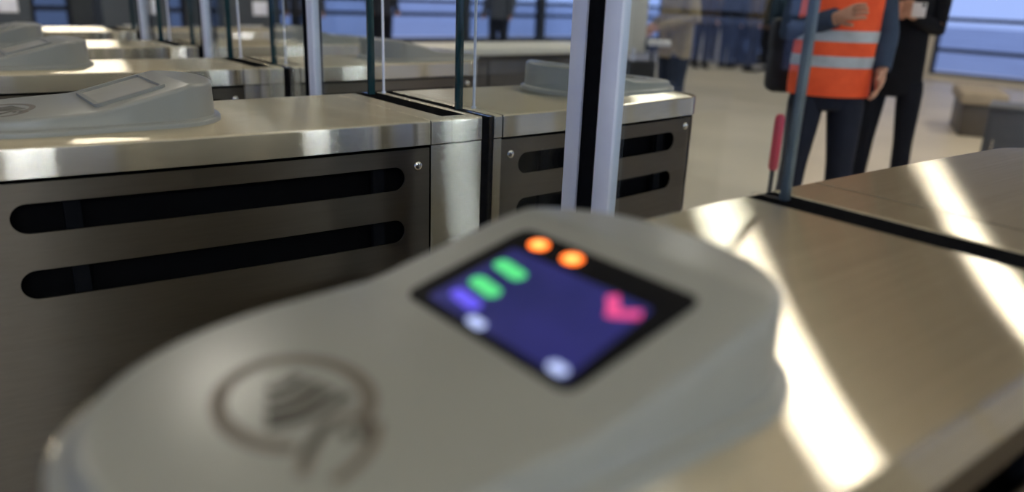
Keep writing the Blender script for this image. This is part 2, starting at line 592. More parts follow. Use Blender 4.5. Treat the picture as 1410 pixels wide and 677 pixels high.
def leaf(x, y_in, y_cab, y_out, sgn, label, edge_mat, rod=None):
    """one glass leaf: pane from the cabinet slot out to its aluminium closing edge"""
    root = empty('glass_gate_leaf', (x, y_out, ZL0))
    tag(root, label, 'glass door', 'glass gate leaves closing the aisles')
    y_p = y_out - sgn * 0.082
    poly = [(y_in, 1.0), (y_in, ZL1), (y_p, ZL1), (y_p, ZL0), (y_cab, ZL0), (y_cab, 1.0)]
    obj('pane', prism(poly, 'x', x - 0.005, x + 0.005), M['glass'], root, smooth=False)
    ye = y_in - sgn * 0.0005
    ew = 0.006 if edge_mat is M['blue_edge'] else 0.009
    obj('pane_edge', box(x - ew, x + ew, min(ye, ye - sgn * 0.012), max(ye, ye - sgn * 0.012), 1.0, ZL1, 0.001), edge_mat, root)
    if rod is not None:
        g_ = empty('guide_rod', (x + 0.042, y_in, 1.0))
        tag(g_, 'thin light metal rod standing on top of the %s, %s' % (rod, 'on its far side' if sgn > 0 else 'on its near side'), 'rod', 'thin rods beside the glass edges')
        obj('rod', cyl((0, 0, 0.004), (0, 0, 1), 0.0036, ZL1 - 1.004, 12), M['alu'], g_, world_space=False)
        obj('foot', cyl((0, 0, 0), (0, 0, 1), 0.006, 0.005, 12), M['alu'], g_, world_space=False)
    ya, yb = sorted((y_p, y_out - sgn * 0.038))
    obj('closing_profile', box(x - 0.012, x + 0.012, ya, yb, ZL0, ZL1, 0.003), M['alu'], root)
    ya, yb = sorted((y_out - sgn * 0.038, y_out))
    obj('rubber_strip', box(x - 0.008, x + 0.008, ya, yb, ZL0, ZL1, 0.003), M['rubber'], root)
    return root


names = ['foreground gate', 'slotted second gate', 'third gate', 'fourth gate', 'farthest gate']
for i in range(len(cabs) - 1):
    a, b = cabs[i], cabs[i + 1]
    ya, yb = a.yf(1.035), b.yn(1.104)
    mid = (ya + yb) / 2 + ((-0.010, 0.035, 0.02, 0.0)[i])
    leaf(XA, ya - (0.043 if i == 0 else 0.033), ya + 0.008, mid, 1, 'clear glass leaf reaching from the %s towards the %s' % (names[i], names[i + 1]),
         M['blue_edge'] if i == 0 else M['glass_edge'], names[i] if i else None)
    leaf(XB_, yb + 0.120, yb - 0.008, mid + 0.043, -1, 'clear glass leaf reaching back from the %s towards the %s' % (names[i + 1], names[i]), M['glass_edge'], names[i + 1])

# ------------------------------------------------------------------ card readers
RL0, RL1 = -0.242, 0.271       # ends along the gate, in the reader's own frame
RW = 0.155                     # half width


def r_half(x):
    if x < RL0 + 0.19:
        t = (RL0 + 0.19 - x) / 0.19
        return RW * max(0, 1 - t ** 2.15) ** (1 / 2.15)
    if x > RL1 - 0.12:
        t = (x - RL1 + 0.12) / 0.12
        return RW * max(0, 1 - t ** 2.3) ** (1 / 2.3)
    return RW


def r_top(x):
    """height of the top: low sloping deck, steeper screen slope, flat head"""
    deck = 0.026 + 0.054 * (x + 0.225)
    inc = 0.04 + 0.2555 * (x - 0.025)
    head = 0.083
    a = max(deck, inc) if x > -0.05 else deck
    if x < head_x:
        d = x - bend_x
        if abs(d) < 0.012:       # soften the fold
            t = (d + 0.012) / 0.024
            return lerp(deck, inc, t * t) if d < 0 else lerp(deck, inc, 1 - (1 - t) ** 2 * 0.5) if False else 0.5 * (deck + inc) + 0.5 * math.sqrt((inc - deck) ** 2 + 0.0012 ** 2)
        return a
    return head - 0.0
bend_x = (0.04 - 0.2555 * 0.025 - 0.026 - 0.054 * 0.225) / (0.054 - 0.2555)
head_x = 0.025 + (0.083 - 0.04) / 0.2555


def reader_shell():
    xs = []
    N = 26
    for k in range(N + 1):
        xs.append(RL0 + 0.19 * (1 - math.cos(k / N * PI / 2)))
        xs.append(RL1 - 0.12 * (1 - math.cos(k / N * PI / 2)))
    for q in (-0.03, bend_x - 0.012, bend_x - 0.004, bend_x, bend_x + 0.004, bend_x + 0.012, 0.05, 0.09, 0.13, head_x - 0.006, head_x, head_x + 0.006, 0.165):
        if RL0 + 0.19 < q < RL1 - 0.12 or q in (head_x, head_x + .006): xs.append(q)
    xs = sorted({round(v, 6) for v in xs})
    # outline with normals, upper (+y) side; the lower side mirrors it
    pts = [(x, r_half(x)) for x in xs]
    nor = []
    for i, (x, w) in enumerate(pts):
        if i == 0: nor.append((-1, 0)); continue
        if i == len(pts) - 1: nor.append((1, 0)); continue
        dx, dw = pts[i + 1][0] - pts[i - 1][0], pts[i + 1][1] - pts[i - 1][1]
        l = math.hypot(dx, dw); nor.append((-dw / l, dx / l))
    rings = [(0.012, lambda t: 0.0), (0.012, lambda t: 0.007), (0.0105, lambda t: 0.0095), (0.007, lambda t: 0.011), (0.002, lambda t: 0.012), (0.0, lambda t: min(0.014, t - 0.009))]
    rr = 0.009
    rings.append((-0.002, lambda t: t - rr))
    for k in range(1, 6):
        a = k / 5 * PI / 2
        rings.append((-0.002 - rr * (1 - math.cos(a)), (lambda a: (lambda t: t - rr + rr * math.sin(a)))(a)))
    bm = bmesh.new()
    up, dn = [], []
    for off, zf in rings:
        u, d = [], []
        for i, ((x, w), (nx, ny)) in enumerate(zip(pts, nor)):
            X, Wd = x + nx * off, max(0.0, w + ny * off)
            z = zf(r_top(min(max(X, RL0), RL1)))
            if i in (0, len(pts) - 1):
                v = bm.verts.new((X, 0, z)); u.append(v); d.append(v)
            else:
                u.append(bm.verts.new((X, Wd, z))); d.append(bm.verts.new((X, -Wd, z)))
        up.append(u); dn.append(d)
    def q(*vs):
        vs = list(dict.fromkeys(vs))
        if len(vs) > 2:
            try: bm.faces.new(vs)
            except ValueError: pass
    for a, b, s in [(up[k], up[k + 1], 1) for k in range(len(up) - 1)] + [(dn[k], dn[k + 1], -1) for k in range(len(dn) - 1)]:
        for i in range(len(pts) - 1):
            q(a[i], a[i + 1], b[i + 1], b[i])
    for ring_u, ring_d in ((up[-1], dn[-1]), (up[0], dn[0])):
        for i in range(len(pts) - 1):
            q(ring_u[i], ring_u[i + 1], ring_d[i + 1], ring_d[i])
    return bm


def slope_pt(x, y, h=0.0):
    """point on the screen slope, h above it"""
    n = Vector((-0.2555, 0, 1)).normalized()
    return Vector((x, y, 0.04 + 0.2555 * (x - 0.025))) + n * h


def deck_pt(x, y, h=0.0):
    return Vector((x, y, 0.026 + 0.054 * (x + 0.225) + h))


def round_poly(pts, r, seg=6):
    out = []
    n = len(pts)
    for i in range(n):
        p0, p, p1 = Vector(pts[i - 1]), Vector(pts[i]), Vector(pts[(i + 1) % n])
        a = p + (p0 - p).normalized() * r
        b = p + (p1 - p).normalized() * r
        for k in range(seg + 1):
            t = k / seg
            out.append(tuple((1 - t) ** 2 * a + 2 * t * (1 - t) * p + t * t * b))
    return out


def sheet(poly, fn, h0, h1):
    """thin solid laid on a mapped surface"""
    return loft([[fn(x, y, h0) for x, y in poly], [fn(x, y, h1) for x, y in poly]])


def ribbon(path, w, fn, h0, h1, n=24):
    """stroke of width w along a smooth path"""
    P = []
    pts = [Vector(p) for p in path]
    for i in range(len(pts) - 1):
        p0, p1, p2, p3 = pts[max(i - 1, 0)], pts[i], pts[i + 1], pts[min(i + 2, len(pts) - 1)]
        for k in range(8):
            t = k / 8
            P.append(0.5 * ((2 * p1) + (-p0 + p2) * t + (2 * p0 - 5 * p1 + 4 * p2 - p3) * t * t + (-p0 + 3 * p1 - 3 * p2 + p3) * t ** 3))
    P.append(pts[-1])
    L, Rr = [], []
    for i, p in enumerate(P):
        d = (P[min(i + 1, len(P) - 1)] - P[max(i - 1, 0)]).normalized()
        nn = Vector((-d.y, d.x))
        L.append(p + nn * w / 2); Rr.append(p - nn * w / 2)
    secs = []
    for l, r in zip(L, Rr):
        secs.append([fn(l.x, l.y, h0), fn(r.x, r.y, h0), fn(r.x, r.y, h1), fn(l.x, l.y, h1)])
    return loft(secs)


def pill(p, q, w, fn, h0, h1):
    p, q = Vector(p), Vector(q)
    d = (q - p).normalized()
    nn = Vector((-d.y, d.x))
    a, b = p + d * w / 2, q - d * w / 2
    if (b - a).dot(d) < 0: a = b = (p + q) / 2
    poly = []
    for k in range(9):
        t = -PI / 2 + k / 8 * PI
        poly.append(b + d * math.cos(t) * w / 2 + nn * math.sin(t) * w / 2)
    for k in range(9):
        t = PI / 2 + k / 8 * PI
        poly.append(a + d * math.cos(t) * w / 2 + nn * math.sin(t) * w / 2)
    return sheet([(v.x, v.y) for v in poly], fn, h0, h1)


def ellipse(cx, cy, rx, ry, fn, h0, h1, seg=28):
    return sheet([(cx + rx * math.cos(2 * PI * k / seg), cy + ry * math.sin(2 * PI * k / seg)) for k in range(seg)], fn, h0, h1)


def make_reader(lit):
    root = empty('card_reader')
    P = lambda n, bm, m_, par=root, sm=True: obj(n, bm, M[m_], par, sm, world_space=False)
    P('housing', reader_shell(), 'plastic')
    bez = [(0.026, -0.108), (0.161, -0.104), (0.161, 0.104), (0.026, 0.098)]
    if lit:
        P('bezel', sheet(round_poly(bez, 0.014), slope_pt, -0.004, 0.0016), 'bezel')
        disp = P('display', sheet(round_poly([(0.034, -0.096), (0.129, -0.084), (0.129, 0.082), (0.036, 0.076)], 0.004), slope_pt, 0.001, 0.0019), 'screen')
        I = lambda n, bm, m_: P(n, bm, m_, disp)
        I('icon', pill((0.1055, 0.074), (0.1000, 0.032), 0.0135, slope_pt, 0.0019, 0.0024), 'icon_green')
        I('icon', pill((0.0760, 0.068), (0.0710, 0.028), 0.0135, slope_pt, 0.0019, 0.0024), 'icon_green')
        I('icon', pill((0.0545, 0.065), (0.0505, 0.025), 0.0125, slope_pt, 0.0019, 0.0024), 'icon_violet')
        I('icon', pill((0.0382, 0.020), (0.0368, -0.001), 0.0085, slope_pt, 0.0019, 0.0024), 'icon_white')
        I('icon', pill((0.0395, -0.074), (0.0387, -0.092), 0.0090, slope_pt, 0.0019, 0.0024), 'icon_white')
        # pink tick-shaped mark
        I('tick_mark', ribbon([(0.1245, -0.047), (0.1125, -0.060), (0.1045, -0.066)], 0.0095, slope_pt, 0.0019, 0.0024), 'icon_pink')
        I('tick_mark', ribbon([(0.1060, -0.064), (0.1105, -0.072), (0.1180, -0.083)], 0.0095, slope_pt, 0.0025, 0.0029), 'icon_pink')
        for v in (0.067, 0.023):
            l = P('indicator_light', ellipse(0.1455, v, 0.0078, 0.0108, slope_pt, 0.0012, 0.0022), 'led_orange')
            P('lamp_core', ellipse(0.1455, v, 0.0042, 0.006, slope_pt, 0.0020, 0.0027), 'led_core', l)
    else:
        rim = loft([[slope_pt(x, y, h) for x, y in round_poly([(q[0] * 1, q[1]) for q in bb], 0.012)]
                    for bb, h in ((bez, -0.004), (bez, 0.004))], caps=False)
        outer = round_poly(bez, 0.014)
        inner = round_poly([(0.034, -0.099), (0.153, -0.096), (0.153, 0.096), (0.034, 0.090)], 0.009)
        rim.free()
        P('bezel', loft([[slope_pt(x, y, -0.003) for x, y in outer], [slope_pt(x, y, 0.0065) for x, y in outer],
                         [slope_pt(x, y, 0.0065) for x, y in inner], [slope_pt(x, y, 0.0006) for x, y in inner]], caps=False), 'plastic')
        P('display', sheet(inner, slope_pt, 0.0003, 0.0010), 'screen_off')
    # printed contactless mark: ring, four waves, hand with a card
    seg = 48
    rx, ry, cx, cy, w = 0.050, 0.063, -0.113, -0.001, 0.0105
    h0, h1 = 0.0, 0.0005
    a0, a1 = -0.62 * PI, 1.36 * PI
    a0, a1 = math.radians(-62), math.radians(243)
    secs = []
    for k in range(seg + 1):
        a = lerp(a0, a1, k / seg)
        o = (cx + rx * math.cos(a), cy + ry * math.sin(a)); i_ = (cx + (rx - w) * math.cos(a), cy + (ry - w) * math.sin(a))
        secs.append([deck_pt(*o, h0), deck_pt(*i_, h0), deck_pt(*i_, h1), deck_pt(*o, h1)])
    P('printed_ring', loft(secs), 'ring_ink')
    for pth in ([(-0.123, 0.018), (-0.112, 0.017), (-0.098, 0.025)], [(-0.129, 0.004), (-0.113, 0.001), (-0.093, 0.010)],
                [(-0.135, -0.010), (-0.114, -0.013), (-0.089, -0.003)], [(-0.139, -0.021), (-0.115, -0.026), (-0.083, -0.018)]):
        P('printed_wave', ribbon(pth, 0.0095, deck_pt, h0, h1), 'dark_ink')
    P('printed_hand', ribbon([(-0.142, -0.080), (-0.132, -0.065), (-0.114, -0.045), (-0.099, -0.040), (-0.090, -0.048), (-0.092, -0.062)], 0.008, deck_pt, h0, h1), 'ring_ink')
    P('printed_hand', ribbon([(-0.084, -0.058), (-0.098, -0.077), (-0.114, -0.089), (-0.131, -0.096)], 0.008, deck_pt, h0, h1), 'ring_ink')
    P('printed_hand', ribbon([(-0.107, -0.041), (-0.120, -0.052), (-0.134, -0.064)], 0.0065, deck_pt, h1, h1 + 0.0004), 'dark_ink')
    P('printed_hand', ribbon([(-0.103, -0.053), (-0.107, -0.064)], 0.0055, deck_pt, h1, h1 + 0.0004), 'dark_ink')
    P('printed_hand', ribbon([(-0.094, -0.057), (-0.100, -0.069)], 0.0055, deck_pt, h1, h1 + 0.0004), 'dark_ink')
    return root


def place(root, loc, rz):
    root.matrix_basis = Matrix.Translation(loc) @ Matrix.Rotation(rz, 4, 'Z')


def copy_tree(o, parent=None):
    c = o.copy()
    COL.objects.link(c)
    if parent is not None:
        c.parent = parent
    for ch in list(o.children):
        copy_tree(ch, c)
    return c


RD = 'card readers on the gates'
main_reader = make_reader(True)
place(main_reader, (0.281, 0.430, 1.0), 0)
tag(main_reader, 'large grey card reader with lit blue screen and orange lights in the foreground', 'card reader', RD)
proto = make_reader(False)
place(proto, (0.272, 1.795, 1.0), 0)
tag(proto, 'grey card reader with raised screen end at the left of the slotted second gate', 'card reader', RD)
for loc, rz, lab in (((1.800, 1.815, 1.0), PI, 'grey card reader behind the aluminium door edges, sloping down to the right'),
                     ((0.250, 2.990, 1.0), 0, 'grey card reader on the third gate at the upper left corner'),
                     ((1.800, 2.920, 1.0), PI, 'grey card reader on the third gate, sloping down to the right'),
                     ((0.250, 3.900, 1.0), 0, 'pale card reader on the fourth gate at the left edge'),
                     ((1.800, 3.885, 1.0), PI, 'grey card reader on the fourth gate, sloping down to the right')):
    r = copy_tree(proto)
    place(r, loc, rz)
    r['label'] = lab

# ------------------------------------------------------------------ people
PM = {}


def cloth(rgb, rough=0.85):
    k = (rgb, rough)
    if k not in PM:
        PM[k] = mat('cloth_%d' % len(PM), lin(*rgb), rough, 0.0, 0.15, 14, spec=0.2)
    return PM[k]


def skin_mesh(name, verts, edges, radii, root_i, material, parent, sub=2, squash=1.0):
    me = bpy.data.meshes.new(name + '_src')
    me.from_pydata([tuple(v) for v in verts], edges, [])
    o = bpy.data.objects.new(name + '_src', me)
    COL.objects.link(o)
    o.modifiers.new('skin', 'SKIN').use_smooth_shade = True
    for i, r in enumerate(radii):
        sv = me.skin_vertices[0].data[i]
        sv.radius = (r, r) if not isinstance(r, tuple) else r
        sv.use_root = (i == root_i)
    s = o.modifiers.new('sub', 'SUBSURF'); s.levels = sub; s.render_levels = sub
    dg = bpy.context.evaluated_depsgraph_get()
    new = bpy.data.meshes.new_from_object(o.evaluated_get(dg))
    bpy.data.objects.remove(o); bpy.data.meshes.remove(me)
    new.name = name
    if squash != 1.0:
        for v in new.vertices: v.co.y *= squash
    new.materials.clear(); new.materials.append(material)
    for p in new.polygons: p.use_smooth = True; p.material_index = 0
    ob = bpy.data.objects.new(name, new)
    COL.objects.link(ob); ob.parent = parent
    return ob


def person(label, loc, face, arms, jacket, trousers, shoes=(25, 24, 24), hair=(40, 32, 26), skin=(196, 150, 124), h=1.75, group=None,
           fingers=True, stance=(0.10, 0.11), hem=0.86, stride=0.0, sub=2, bulk=1.0):
    """standing figure; arms: ((elbow, wrist) left, (elbow, wrist) right); the front is local -Y"""
    s = h / 1.75
    root = empty('person', loc, face)
    tag(root, label, 'person', group)
    sk = cloth(skin, 0.55)
    V, E, Rr = [], [], []
    def add(p, r, par=None):
        V.append(Vector(p) * s); Rr.append(r * s)
        if par is not None: E.append((par, len(V) - 1))
        return len(V) - 1
    pel = add((0, 0, 0.95), 0.090)
    spn = add((0, 0.01, 1.12), 0.095, pel)
    che = add((0, 0.005, 1.32), 0.105, spn)
    nek = add((0, 0.01, 1.47), 0.060, che)
    nk2 = add((0, -0.005, 1.53), 0.050, nek)
    hd1 = add((0, -0.025, 1.60), 0.072, nk2)
    hd2 = add((0, -0.015, 1.68), 0.085, hd1)
    hd3 = add((0, 0.0, 1.74), 0.050, hd2)
    nose = add((0, -0.108, 1.628), 0.013, hd1)
    hands = []
    for sg, (el, wr) in zip((1, -1), arms):
        sh = add((sg * 0.165, 0.01, 1.42), 0.058, che)
        e = add(el, 0.042, sh)
        w = add(wr, 0.027, e)
        d = (Vector(wr) - Vector(el)).normalized()
        pm = add(Vector(wr) + d * 0.065, 0.030, w)
        hands.append((Vector(wr) + d * 0.07, d, sg))
        if fingers:
            side = Vector((-sg, 0, 0)) - d * d.dot(Vector((-sg, 0, 0)))
            if side.length < 0.2: side = Vector((0, -1, 0)) - d * d.dot(Vector((0, -1, 0)))
            side.normalize()
            spread = d.cross(side)
            for k, ln in zip((-1.5, -0.5, 0.5, 1.5), (0.060, 0.072, 0.068, 0.054)):
                b0 = Vector(wr) + d * 0.09 + spread * k * 0.019
                f1 = add(b0, 0.0095, pm)
                f2 = add(b0 + d * ln * 0.55 + side * 0.012, 0.0088, f1)
                add(b0 + d * ln * 0.85 + side * 0.034, 0.0078, f2)
            t1 = add(Vector(wr) + d * 0.035 - spread * 0.036 + side * 0.01, 0.0105, w)
            add(Vector(wr) + d * 0.075 - spread * 0.050 + side * 0.025, 0.009, t1)
    feet = []
    for sg, st in zip((1, -1), stance):
        sd = stride * sg
        hp = add((sg * 0.085, 0, 0.90), 0.066, pel)
        kn = add((sg * (0.09 + st) / 2 * 1.0, -0.015 - sd * 0.5, 0.50), 0.045, hp)
        an = add((sg * st, 0.03 - sd, 0.10), 0.036, kn)
        feet.append((sg * st, 0.03 - sd))
    body = skin_mesh('body', V, E, Rr, pel, sk, root, sub)
    # trousers: seat and two legs lofted in one piece
    def ring(c, rx, ry, nseg=18):
        return [Vector((c[0] + rx * math.cos(2 * PI * k / nseg), c[1] + ry * math.sin(2 * PI * k / nseg), c[2])) * s for k in range(nseg)]
    def merge(parts):
        bm = bmesh.new(); tmp = bpy.data.meshes.new('tmp')
        for q in parts:
            bmesh.ops.recalc_face_normals(q, faces=q.faces)
            q.to_mesh(tmp); bm.from_mesh(tmp); q.free()
        bpy.data.meshes.remove(tmp)
        return bm
    B = bulk
    tr = [loft([ring((0, 0.005, z), a * B, b * B) for z, a, b in ((0.785, .10, .07), (0.80, .148, .105), (0.86, .172, .122), (0.95, .172, .122), (1.04, .155, .112))])]
    for sg, (fx, fy), st in zip((1, -1), feet, stance):
        ctr = lambda z: (sg * lerp(st, 0.090, max(0, min(1, (z - 0.08) / 0.80))), lerp(fy, 0.005, max(0, min(1, (z - 0.08) / 0.80))) - 0.02 * math.sin(PI * max(0, min(1, (z - 0.08) / 0.8))))
        tr.append(loft([ring(ctr(z) + (z,), a * B, b * B) for z, a, b in ((0.055, .056, .066), (0.08, .058, .068), (0.25, .060, .066), (0.40, .064, .070), (0.52, .066, .076),
                                                                          (0.62, .074, .084), (0.74, .084, .095), (0.82, .088, .104), (0.88, .08, .10))]))
    obj('trousers', merge(tr), cloth(trousers), root, world_space=False)
    # jacket or coat: trunk and sleeves in one piece
    jk = [loft([ring((0, 0.005, z), a * B, b * B, 24) for z, a, b in ((hem, .178, .128), (hem + .03, .186, .134), (1.0, .180, .132), (1.14, .172, .130), (1.28, .184, .134),
                                                                      (1.38, .186, .120), (1.435, .145, .098), (1.47, .085, .078), (1.50, .068, .066))])]
    for sg, (el, wr) in zip((1, -1), arms):
        shp, el_, wr_ = Vector((sg * 0.160, 0.01, 1.405)), Vector(el), Vector(wr)
        path = [shp + Vector((-sg * 0.05, 0, 0.01)), shp, shp.lerp(el_, 0.35), shp.lerp(el_, 0.8), el_.lerp(shp, 0.05) + (el_ - (shp + wr_) / 2) * 0.04, el_.lerp(wr_, 0.2), el_.lerp(wr_, 0.6), el_.lerp(wr_, 0.96)]
        rad = [.070, .076, .070, .062, .060, .057, .050, .045]
        secs = []
        for i, p in enumerate(path):
            d = (path[min(i + 1, 7)] - path[max(i - 1, 0)]).normalized()
            u = d.cross(Vector((0, 1, 0))).normalized() if abs(d.y) < 0.9 else d.cross(Vector((1, 0, 0))).normalized()
            v = d.cross(u)
            secs.append([(p + (u * math.cos(2 * PI * k / 14) + v * math.sin(2 * PI * k / 14)) * rad[i] * B) * s for k in range(14)])
        for i in range(1, len(secs)):      # keep neighbouring rings in step so the sleeve does not twist
            best = min(range(14), key=lambda o: sum((secs[i][(k + o) % 14] - secs[i - 1][k]).length for k in range(14)))
            secs[i] = secs[i][best:] + secs[i][:best]
        jk.append(loft(secs))
    obj('jacket', merge(jk), cloth(jacket), root, world_space=False)
    for (fx, fy) in feet:
        secs = []
        for yy, w, t in ((0.075, .028, .05), (0.05, .042, .085), (0.0, .043, .095), (-0.06, .046, .075), (-0.13, .050, .055), (-0.18, .040, .045), (-0.205, .018, .03)):
            secs.append([Vector((fx + w * math.cos(a) * 1.0, fy + yy, max(0.0, t * 0.5 + t * 0.5 * math.sin(a) * 1.0))) * s for a in [2 * PI * k / 14 for k in range(14)]])
        obj('shoe', loft(secs), cloth(shoes, 0.5), root, world_space=False)
    # head details: hair, eyes, ears, mouth
    hs = []
    for k in range(8):
        t = k / 7
        z = lerp(1.615, 1.795, t); rr = 0.108 * math.sqrt(max(0.0, 1 - (max(0, t - 0.25) / 0.75) ** 2.2)) + 0.001
        sec = []
        for q in range(18):
            a = 2 * PI * q / 18
            yy = math.sin(a) * rr * 1.08 + 0.005
            if z < 1.70 and yy < -0.03: yy = -0.03 + (yy + 0.03) * 0.15
            sec.append(Vector((math.cos(a) * rr * 0.92, yy + 0.008, z)) * s)
        hs.append(sec)
    obj('hair', loft(hs), cloth(hair), root, world_space=False)
    for sg in (1, -1):
        eb = bmesh.new(); bmesh.ops.create_uvsphere(eb, u_segments=10, v_segments=8, radius=0.011 * s)
        bmesh.ops.translate(eb, vec=Vector((sg * 0.033, -0.098, 1.655)) * s, verts=eb.verts)
        obj('eye', eb, cloth((60, 50, 45), 0.3), root, world_space=False)
        eb = bmesh.new(); bmesh.ops.create_uvsphere(eb, u_segments=10, v_segments=8, radius=0.03 * s)
        bmesh.ops.scale(eb, vec=(0.35, 0.6, 1.0), verts=eb.verts)
        bmesh.ops.translate(eb, vec=Vector((sg * 0.088, -0.005, 1.64)) * s, verts=eb.verts)
        obj('ear', eb, sk, root, world_space=False)
    obj('mouth', box(-0.024 * s, 0.024 * s, -0.098 * s, -0.078 * s, 1.583 * s, 1.592 * s, 0.003), cloth((150, 85, 78), 0.6), root, world_space=False)
    return root


def facing(x, y, turn=0.0):
    """rotation that turns a figure's front towards the gates, plus a turn"""
    return math.atan2(-y, -x) + PI / 2 + turn


HANG = (((0.235, 0.03, 1.13), (0.245, -0.06, 0.90)), ((-0.235, 0.03, 1.13), (-0.245, -0.06, 0.90)))
FRONT = (((0.24, 0.02, 1.16), (0.07, -0.20, 1.17)), ((-0.24, 0.02, 1.16), (-0.06, -0.21, 1.19)))

# the worker in the orange vest
vx, vy = 3.615, 2.095
vest_man = person('person in an orange high-visibility vest and dark trousers by the foreground gate', (vx, vy, 0), facing(vx, vy, math.radians(12)),
                  (((0.235, 0.03, 1.15), (0.215, -0.06, 0.99)), ((-0.205, 0.05, 1.15), (-0.05, -0.20, 1.23))),
                  (58, 72, 92), (34, 38, 50), stance=(0.14, 0.13), bulk=0.98)
vm = [(0.862, .190, .142), (0.90, .194, .148), (1.0, .192, .147), (1.10, .190, .148), (1.22, .194, .152), (1.34, .200, .150), (1.43, .165, .120), (1.475, .10, .095)]


def vest_ring(z, grow):
    for (z0, a0, b0), (z1, a1, b1) in zip(vm, vm[1:]):
        if z0 <= z <= z1:
            t = (z - z0) / (z1 - z0)
            return [(math.cos(2 * PI * k / 32) * (lerp(a0, a1, t) + grow), math.sin(2 * PI * k / 32) * (lerp(b0, b1, t) + grow) + 0.005, z) for k in range(32)]


zs = [q[0] for q in vm]
vest = obj('vest', loft([vest_ring(z, 0) for z in zs] + [vest_ring(z, -0.008) for z in zs[::-1]], caps=False), cloth((255, 98, 56), 0.7), vest_man, world_space=False)
for za in (1.000, 1.118):
    obj('reflective_stripe', loft([vest_ring(za, 0.0), vest_ring(za, 0.003), vest_ring(za + 0.052, 0.003), vest_ring(za + 0.052, 0.0)], caps=False),
        cloth((182, 190, 194), 0.4), vest, world_space=False)

# the dark-coated person beside the worker
px_, py_ = 4.60, 2.26
dark_p = person('person in a long black coat holding something small and white at the chest', (px_, py_, 0), facing(px_, py_, math.radians(-5)),
       (((0.165, 0.03, 1.17), (0.05, -0.18, 1.245)), ((-0.165, 0.03, 1.17), (-0.04, -0.19, 1.255))), (20, 21, 26), (22, 24, 32), stance=(0.13, 0.12), hem=0.80, bulk=0.80)
wp = dark_p.matrix_basis @ Vector((0.085, -0.315, 1.235))
r = empty('phone', wp, facing(px_, py_, math.radians(-5)))
tag(r, 'small white phone held at the chest of the person in black', 'phone')
white_case = mat('white_phone_case', (0.80, 0.79, 0.76, 1), 0.35, 0.0, 0.03, 20)
obj('case', box(-0.034, 0.034, -0.004, 0.004, 0.0, 0.075, 0.003), white_case, r, world_space=False)
obj('screen', box(-0.030, 0.030, 0.0035, 0.0050, 0.005, 0.070, 0.0005), M['bezel'], r, world_space=False)
obj('camera_bump', box(0.012, 0.028, -0.0065, -0.0035, 0.054, 0.070, 0.001), M['bezel'], r, world_space=False)
# person in the beige jacket farther back
bx_, by_ = 5.54, 4.74
person('person in a beige jacket and dark blue trousers beyond the second gate', (bx_, by_, 0), facing(bx_, by_, math.radians(-62)),
       (((0.25, 0.03, 1.12), (0.06, -0.21, 1.03)), ((-0.24, 0.02, 1.12), (-0.05, -0.22, 1.02))), (148, 132, 98), (42, 50, 68), hem=0.78, bulk=1.0)

# waiting crowd by the far windows
crowd = [(-1.95, 17.6, (150, 165, 200), (96, 112, 140), 'pale blue top and jeans'), (-1.45, 17.2, (120, 135, 175), (140, 150, 180), 'blue top and pale trousers'),
         (-0.95, 17.9, (96, 78, 52), (46, 40, 36), 'brown coat'), (-0.50, 17.2, (40, 44, 56), (30, 32, 40), 'navy coat'), (-0.10, 17.8, (104, 92, 70), (36, 34, 34), 'tan coat and dark trousers'),
         (0.30, 17.1, (44, 66, 78), (28, 34, 40), 'teal jacket'), (0.72, 17.7, (62, 52, 42), (30, 28, 28), 'dark brown coat'), (1.12, 16.8, (134, 116, 84), (84, 70, 50), 'light tan coat and brown trousers')]
crowd += [(-1.75, 16.3, (70, 78, 96), (40, 44, 56), 'slate jacket and dark jeans'), (-1.20, 16.0, (60, 48, 38), (34, 30, 28), 'chestnut coat'), (-0.72, 16.4, (30, 32, 40), (44, 50, 66), 'black jacket and blue jeans'),
          (-0.28, 15.9, (84, 70, 50), (30, 30, 34), 'olive brown jacket'), (0.08, 16.3, (34, 52, 66), (26, 28, 36), 'dark teal coat'), (0.50, 15.8, (46, 40, 36), (28, 28, 30), 'umber coat'), (0.90, 16.2, (120, 102, 74), (60, 50, 40), 'camel jacket')]
dirv = Vector((math.cos(math.radians(36.0)), math.sin(math.radians(36.0))))
latv = Vector((dirv.y, -dirv.x))
for i, (u, d, jc, tc, txt) in enumerate(crowd):
    p = dirv * d + latv * (u + 0.45)
    person('blurred distant person in %s standing in the far crowd' % txt, (p.x, p.y, 0), facing(p.x, p.y, random.uniform(-2.5, 2.5)), HANG, jc, tc,
           h=random.uniform(1.62, 1.82), group='crowd by the far windows', fingers=False, sub=1)
# people behind the glass on the left
for i, (x, y, jc, tc, txt) in enumerate(((6.26, 11.4, (58, 62, 72), (30, 32, 40), 'dark grey jacket in front of the back windows'), (7.9, 10.5, (92, 98, 110), (40, 44, 56), 'grey jacket by the back windows'),
                                        (4.6, 10.6, (70, 66, 62), (34, 36, 44), 'brown grey coat near the back wall'), (2.7, 11.0, (52, 60, 74), (36, 40, 50), 'slate blue jacket near the back wall'))):
    person('blurred distant person in a %s' % txt, (x, y, 0), facing(x, y, random.uniform(-2, 2)), HANG, jc, tc, group='people near the back wall', fingers=False, sub=1)

# ------------------------------------------------------------------ other furniture of the hall
black = mat('black_nylon', (0.012, 0.012, 0.014, 1), 0.7, 0.0, 0.2, 25)
red = mat('red_plastic', lin(196, 40, 70), 0.4, 0.0, 0.08, 12)
white = mat('white_board', (0.74, 0.72, 0.64, 1), 0.5, 0.0, 0.04, 5)
brown = mat('brown_laminate', (0.075, 0.062, 0.048, 1), 0.45, 0.0, 0.2, 5)
tan = mat('tan_upholstery', (0.34, 0.28, 0.20, 1), 0.7, 0.0, 0.1, 12)
grey = mat('grey_powder_coat', (0.10, 0.105, 0.115, 1), 0.45, 0.2, 0.1, 6)


